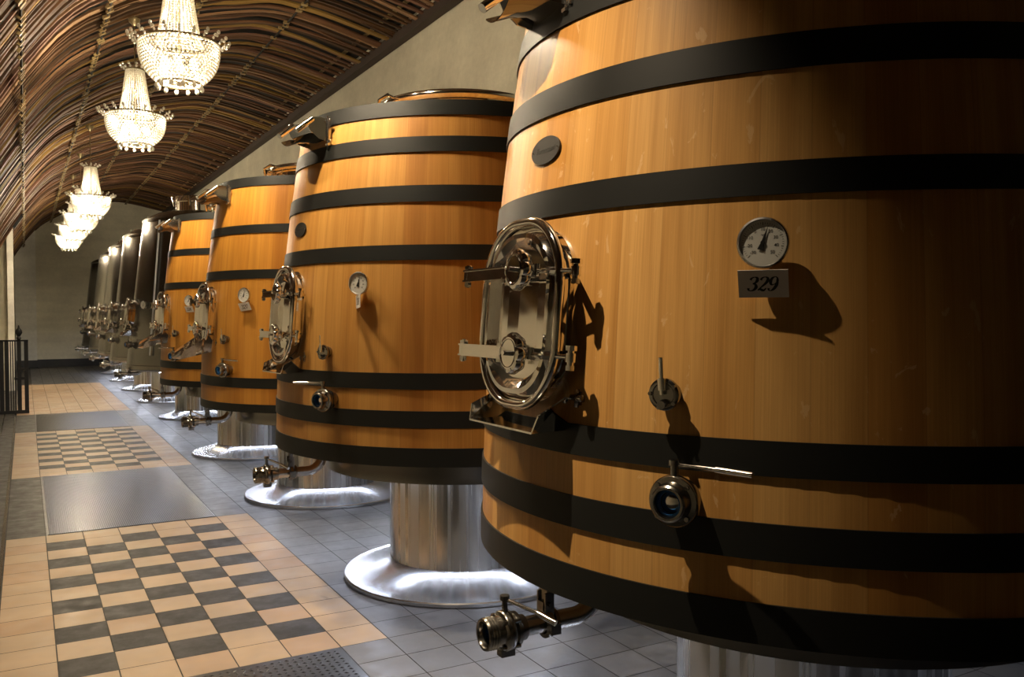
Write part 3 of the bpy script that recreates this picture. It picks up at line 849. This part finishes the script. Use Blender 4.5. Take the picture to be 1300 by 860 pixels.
def vat(i, scale, bands, wood, maz, tkey, taz=None, saz=-172):
    rf = lambda z: prof(z)*scale
    v = thing('wooden_vat', LAB[i], 'vat', GV, (VX, VY+i*VS, 0))
    zb, zt = bands[0][0], bands[-1][1]
    b = MB(); pr = []
    n = 22
    for k in range(n+1):
        z = zb+0.01+(zt-zb-0.02)*k/n; pr.append((rf(z), z))
    b.lathe([(0.4, zb+0.01)]+pr+[(rf(zt)-0.045, zt-0.01), (rf(zt)-0.050, zt-0.05), (0.0, zt-0.05)], 116)
    obj('staves', b.mesh('staves', wood), v)
    for (a, c) in bands:
        b = MB(); e = 0.0055
        zs = [a+(c-a)*k/3 for k in range(4)]
        b.lathe([(rf(a)-0.002, a)]+[(rf(z)+e, z) for z in zs]+[(rf(c)-0.002, c)], 116)
        obj('hoop', b.mesh('hoop', M['hoop']), v)
    k = 'sk%d' % (0 if scale > 0.98 else 1)
    if k not in CM:
        b = MB(); rs_ = 0.775*scale
        b.lathe([(0.3, 0.715), (rs_-0.01, 0.715), (rs_-0.01, 0.66), (rs_, 0.655), (rs_, 0.70), (rs_+0.012, 0.785), (rs_+0.012, 0.80), (0.3, 0.80)], 96)
        CM[k] = b.mesh('skirt', M['darksteel'])
    part(v, 'skirt', k)
    pedestal(v, 0.424, 0.689, 0.72, 'w')
    part(v, 'light_ring', 'led')
    taper = math.atan((rf(1.7)-rf(1.3))/0.4)
    manway(v, maz, rf(1.497)-0.030, 1.497, tkey, -taper, 1.0 if i == 0 else 0.80)
    fittings(v, rf, lever='valvelever' if i in (0, 2) else 'valvelever_b')
    outlet(v, 180, 0.0 if i < 2 else -0.03)
    s = part(v, 'overflow_spout', 'spout', at(saz, rf(2.40)+0.004, 2.385 if i == 0 else 2.425)); part(s, 'rolled_rim', 'spoutrim'); part(s, 'rolled_rim', 'spoutrimb'); part(s, 'spout_bracket', 'spoutbracket')
    if i < 2:
        tp = math.atan((rf(2.0)-rf(1.9))/0.1)
        p = part(v, 'maker_plate', 'plate', at((178.8, -174, 0, 0)[i], rf(1.944)+0.001, 1.944) @ Matrix.Rotation(tp, 4, 'Y'))
        [part(p, 'rivet', 'rivet', Matrix.Translation((0, yy_, 0))) for yy_ in (-0.064, 0.064)]; part(p, 'plate_lettering', 'script')
    h = part(v, 'top_hatch', 'hatch', Matrix.Translation((0, 0, zt+0.01)))
    part(h, 'hatch_ring', 'hatchring')
    for a in (185, 300, 60): part(h, 'hatch_clamp', 'hatchclamp', Matrix.Rotation(R(a), 4, 'Z'))
    return v, rf


v1, rf1 = vat(0, 1.014, B12, M['wood'], 180, 'tray_short', saz=173)
v2, rf2 = vat(1, 1.0, B12, M['wood2'], -174.5, 'tray_short', saz=-169)
v3, rf3 = vat(2, 0.963, B34, M['wood3'], -173, 'tray_long', saz=-170)
v4, rf4 = vat(3, 0.94, B34, M['wood3'], -173, 'tray_long', saz=-170)

# number cards hung under the dials
for i, (rf, s, turn, tl, lab) in enumerate(((rf1, '329', 0, 0, 'white card printed 329 under the dial of the nearest vat'),
                                  (rf2, '328', -45, 4, 'white number card turned edge-on under the dial of the second vat'),
                                  (rf3, '327', 0, 7, 'tilted white card printed 327 under the dial of the third vat'),
                                  (rf4, '326', 0, 2, 'smallest white number card, under the dial of the fourth vat'))):
    v = (v1, v2, v3, v4)[i]
    z = 1.566
    Mx = Matrix.Translation(v.location) @ at(-143.6, rf(z)+(0.030 if turn == 0 else 0.040), z) @ Matrix.Rotation(R(turn), 4, 'Z') @ Matrix.Rotation(R(22 if turn == 0 else 0), 4, 'Y') @ Matrix.Rotation(R(tl), 4, 'X')
    c_ = obj('number_card', CM['card'], None, Mx); tag(c_, lab, 'card', 'number cards hanging on the vats')
    obj('printed_number', digits_mesh(s), c_)

# ------------------------------------------------------------ steel tanks behind
def tankr(z): return 0.745+(2.88-z)*0.118


b = MB(); pr = [(tankr(z), z) for z in (0.74, 1.2, 1.8, 2.4, 2.86)]
b.lathe([(0.3, 0.72), (tankr(0.74)-0.03, 0.72)]+pr+[(tankr(2.86)-0.02, 2.90), (0.55, 2.99), (0.36, 3.03)], 80)
CM['tank'] = b.mesh('tank_shell', M['tank'])
b = MB(); b.lathe([(tankr(2.86)+0.001, 2.83), (tankr(2.86)+0.012, 2.84), (tankr(2.86)+0.010, 2.875), (tankr(2.86)-0.01, 2.88)], 80)
CM['tankband'] = b.mesh('rim_band', M['darksteel']); b = MB()
b.lathe([(tankr(0.76), 0.74), (tankr(0.76)+0.012, 0.75), (tankr(0.8)+0.010, 0.80), (tankr(0.8)-0.002, 0.81)], 80)
CM['tankfoot'] = b.mesh('foot_band', M['darksteel'])
b = MB(); b.lathe([(0.30, 3.01), (0.30, 3.16), (0.33, 3.165), (0.33, 3.19), (0.30, 3.25), (0.0, 3.28)], 48)
for a in range(0, 360, 60):
    q = Matrix.Rotation(R(a), 4, 'Z'); p = q @ Vector((0.32, 0, 3.10)); p2 = q @ Vector((0.35, 0, 3.24)); b.cyl(p, p2, 0.012, n=8)
CM['tankneck'] = b.mesh('tank_neck', M['chrome'])
b = MB(); b.cyl((0.03, 0, 1.0), (0.03, 0, 2.84), 0.012, n=10)
Tn = Matrix.Identity(4)
CM['leveltube'] = MB().cyl((tankr(0.95)+0.03, 0, 0.95), (tankr(2.84)+0.03, 0, 2.84), 0.013, n=12).mesh('level_tube', M['level'])
TL = ['nearest of the five, with a tall level tube', 'second of the five from the front', 'middle one of the five',
      'fourth of the five from the front', 'farthest of the five, nearest the end wall']
TL = ['dark brushed steel tank, '+s for s in TL]
for i in range(5):
    t = thing('steel_tank', TL[i], 'tank', 'steel tanks beyond the oak vats', (2.25, 13.5+2.8*i, 0))
    part(t, 'tank_shell', 'tank'); part(t, 'rim_band', 'tankband'); part(t, 'foot_band', 'tankfoot'); part(t, 'tank_neck', 'tankneck')
    pedestal(t, 0.34, 0.57, 0.73, 't'); part(t, 'light_ring', 'led')
    manway(t, 180, tankr(1.5)-0.006, 1.5, 'tray_short', math.atan(0.118))
    if i == 0: part(t, 'level_tube', 'leveltube', Matrix.Rotation(R(-139), 4, 'Z'))
    fittings(t, tankr, -166, -166, -150)
    outlet(t, 180, -0.05)

# ------------------------------------------------------------ floor access plates
def ribbed(y0, y1, dots=False):
    b = MB(); x0, x1 = X0T+0.012, X0T+5*P-0.004
    y0 += 0.006; y1 -= 0.006
    b.box(x0, x1, y0, y1, -0.003, 0.003)
    n = 84
    if not dots:
        for i in range(n):
            xc = x0+0.012+(x1-x0-0.024)*i/(n-1)
            b.add([(xc-0.0045, y0, 0.003), (xc+0.0045, y0, 0.003), (xc, y0, 0.0052), (xc-0.0045, y1, 0.003), (xc+0.0045, y1, 0.003), (xc, y1, 0.0052)], [(0, 2, 5, 3), (1, 4, 5, 2), (0, 1, 2), (3, 5, 4)])
    else:
        yy = y0+0.02; k = 0
        while yy < y1-0.01:
            for i in range(36):
                xc = x0+0.015+i*0.031; s = 1 if (i+k) % 2 else -1
                if xc > x1-0.01: break
                b.add([(xc-0.010, yy-0.004*s, 0.003), (xc, yy-0.005, 0.003), (xc+0.010, yy+0.004*s, 0.003), (xc, yy+0.005, 0.003), (xc, yy, 0.0065)], [(0, 1, 4), (1, 2, 4), (2, 3, 4), (3, 0, 4)])
            yy += 0.031; k += 1
    return b.mesh('access_plate', M['mat'])


for (y0, y1, dots, lab) in ((2.10, 3.75, True, 'studded metal floor plate at the bottom edge, in front of the nearest checker tiles'),
                            (3.75+13*P, 9.14, False, 'ribbed metal floor plate between the nearest and the second checkered bay'),
                            (9.14+16*P, 14.98, False, 'ribbed metal floor plate between the second and the farthest checkered bay')):
    o = obj('access_plate', ribbed(y0, y1, dots)); tag(o, lab, 'floor plate', 'metal access plates in the aisle floor')

# ------------------------------------------------------------ black railing at the left edge
g_ = thing('iron_railing', 'black iron railing gate at the left edge before the pale pilaster', 'railing', None, (0, 15.3, 0))
def bar(x0, x1, y0, y1, z0, z1, nm):
    b = MB(); b.box(x0, x1, y0, y1, z0, z1); return obj(nm, b.mesh(nm, M['blackmetal']), g_)
for x in (0.005, -0.09, -0.255, -0.325): bar(x-0.028, x+0.028, -0.022, 0.022, 0.0, 1.13, 'post')
for x in (-0.145, -0.175, -0.205, -0.43, -0.53, -0.63, -0.73, -0.83, -0.93): bar(x-0.008, x+0.008, -0.008, 0.008, 0.05, 1.11, 'baluster')
bar(-1.0, 0.035, -0.022, 0.022, 1.11, 1.135, 'top_rail'); bar(-1.0, 0.035, -0.03, 0.03, 0.0, 0.05, 'bottom_rail')
bar(-0.16, 0.0, -0.018, 0.018, 0.52, 0.56, 'cross_bar'); bar(-0.12, 0.0, -0.018, 0.018, 0.66, 0.70, 'cross_bar')
b = MB(); b.lathe([(0.02, 1.13), (0.035, 1.16), (0.022, 1.19), (0.048, 1.24), (0.045, 1.28), (0.015, 1.32), (0.008, 1.36)], 14, True, True, Matrix.Translation((-0.09, 0, 0)))
obj('finial', b.mesh('finial', M['blackmetal']), g_)

# ------------------------------------------------------------ chandeliers
def lerp(a, b, t): return a+(b-a)*t


def bowlr(t): return 0.285*(1-0.45*t**2.6) if t < 1 else 0.15


b = MB(); nb_ = 56; nr = 15
for i in range(nr):
    t = i/(nr-1); rr = bowlr(t); z = lerp(0.30, 0.0, t**0.92)
    for j in range(nb_ if t < 0.8 else 40):
        a = 2*pi*(j+0.5*(i % 2))/(nb_ if t < 0.8 else 40)
        b.sphere((rr*cos(a), rr*sin(a), z), 0.0115, 6, 4)
CM['bowl'] = b.mesh('crystal_bowl', M['crystal'])
b = MB(); ns = 30; nz = 24
for i in range(nz):
    t = i/(nz-1); rr = lerp(0.165, 0.085, t**0.75); z = lerp(0.31, 0.80, t)
    for j in range(ns):
        a = 2*pi*j/ns; b.sphere((rr*cos(a), rr*sin(a), z), 0.0095, 5, 4, (1, 1, 1.25))
CM['strands'] = b.mesh('crystal_strands', M['crystal'])
b = MB()
for j in range(22):
    a = 2*pi*j/22
    for (dr, dz, r_) in ((0.028, 0.006, 0.009), (0.045, 0.026, 0.011), (0.062, 0.018, 0.010), (0.075, 0.042, 0.013)):
        rr = 0.285+dr; b.sphere((rr*cos(a), rr*sin(a), 0.31+dz+0.012*sin(a*5)), r_, 7, 5, (1, 1, 1.35))
for j in range(12):
    a = 2*pi*j/12
    for (dr, dz) in ((0.02, 0.01), (0.05, 0.03)): b.sphere(((0.09+dr)*cos(a), (0.09+dr)*sin(a), 0.82+dz), 0.013, 6, 5, (1, 1, 1.2))
CM['leaves'] = b.mesh('crystal_leaves', M['crystal'])
b = MB()
b.sphere((0.16, 0, -0.035), 0.017, 8, 6, (1, 1, 1.5)); b.cyl((0.16, 0, -0.020), (0.16, 0, 0.01), 0.002, n=5)
CM['drop'] = b.mesh('crystal_drop', M['crystal'])
b = MB(); b.sphere((0, 0, 0.0), 0.028, 10, 8); CM['finial'] = b.mesh('bottom_finial', M['crystal'])
b = MB()
b.tube([(0.288*cos(2*pi*j/48), 0.288*sin(2*pi*j/48), 0.315) for j in range(48)], 0.009, 6, True)
b.tube([(0.150*cos(2*pi*j/40), 0.150*sin(2*pi*j/40), -0.008) for j in range(40)], 0.007, 6, True)
b.tube([(0.060*cos(2*pi*j/24), 0.060*sin(2*pi*j/24), -0.004) for j in range(24)], 0.006, 6, True)
b.tube([(0.090*cos(2*pi*j/24), 0.090*sin(2*pi*j/24), 0.812) for j in range(24)], 0.008, 6, True)
b.cyl((0, 0, -0.004), (0, 0, 0.92), 0.010, n=8)
for j in range(6):
    a = 2*pi*j/6; b.cyl((0, 0, 0.0), (0.15*cos(a), 0.15*sin(a), -0.006), 0.004, n=5); b.cyl((0, 0, 0.31), (0.285*cos(a), 0.285*sin(a), 0.315), 0.004, n=5)
CM['cframe'] = b.mesh('chandelier_frame', M['brass'])
b = MB(); b.sphere((0.12, 0, 0.15), 0.028, 10, 8, (1, 1, 1.3)); CM['bulb'] = b.mesh('bulb', M['bulb'])
CL = ['lit crystal chandelier above the second vat, nearest to the camera side', 'largest lit crystal chandelier in view, its top cut off by the frame', 'second lit crystal chandelier from the front, fully visible',
      'third lit crystal chandelier, first of the far overlapping cluster', 'fourth lit crystal chandelier, in the middle of the far cluster',
      'fifth lit crystal chandelier, last but one in the far cluster', 'sixth and farthest lit crystal chandelier, lowest in the picture']
CH = [(0.98, 3.95, 3.15), (0.98, 6.53, 3.15), (0.96, 9.11, 3.16), (0.88, 14.31, 3.00), (0.88, 16.84, 3.00), (0.88, 19.48, 3.03), (0.89, 21.99, 3.03)]
for i, (cx, cy, cz) in enumerate(CH):
    c_ = thing('crystal_chandelier', CL[i], 'chandelier', 'crystal chandeliers hanging along the vault', (cx, cy, cz))
    SQ = Matrix.Diagonal((0.94, 0.94, 0.88, 1))
    for nm, k in (('crystal_bowl', 'bowl'), ('crystal_strands', 'strands'), ('crystal_leaves', 'leaves'), ('bottom_finial', 'finial'), ('chandelier_frame', 'cframe')):
        part(c_, nm, k, SQ)
    for j in range(6): part(c_, 'bulb', 'bulb', SQ @ Matrix.Rotation(2*pi*j/6+0.3, 4, 'Z'))
    for j in range(12): part(c_, 'crystal_drop', 'drop', SQ @ Matrix.Rotation(2*pi*j/12, 4, 'Z'))
    zc = vz(cx)-0.03-cz
    b = MB(); b.cyl((0, 0, 0.80), (0, 0, zc), 0.006, n=8); b.lathe([(0.006, zc-0.10), (0.05, zc-0.06), (0.055, zc-0.03)], 16, True)
    obj('hanging_rod', b.mesh('hanging_rod', M['brass']), c_)
    for (zz, pw, rad) in ((0.13, CHAND_W*0.85, 0.06), (0.48, CHAND_W*0.15, 0.03)):
        L = bpy.data.lights.new('lamp', 'POINT'); L.energy = pw; L.color = (1.0, 0.82, 0.56); L.shadow_soft_size = rad
        lo_ = bpy.data.objects.new('chandelier_lamp', L); COL.objects.link(lo_); lo_.location = (cx, cy, cz+zz)
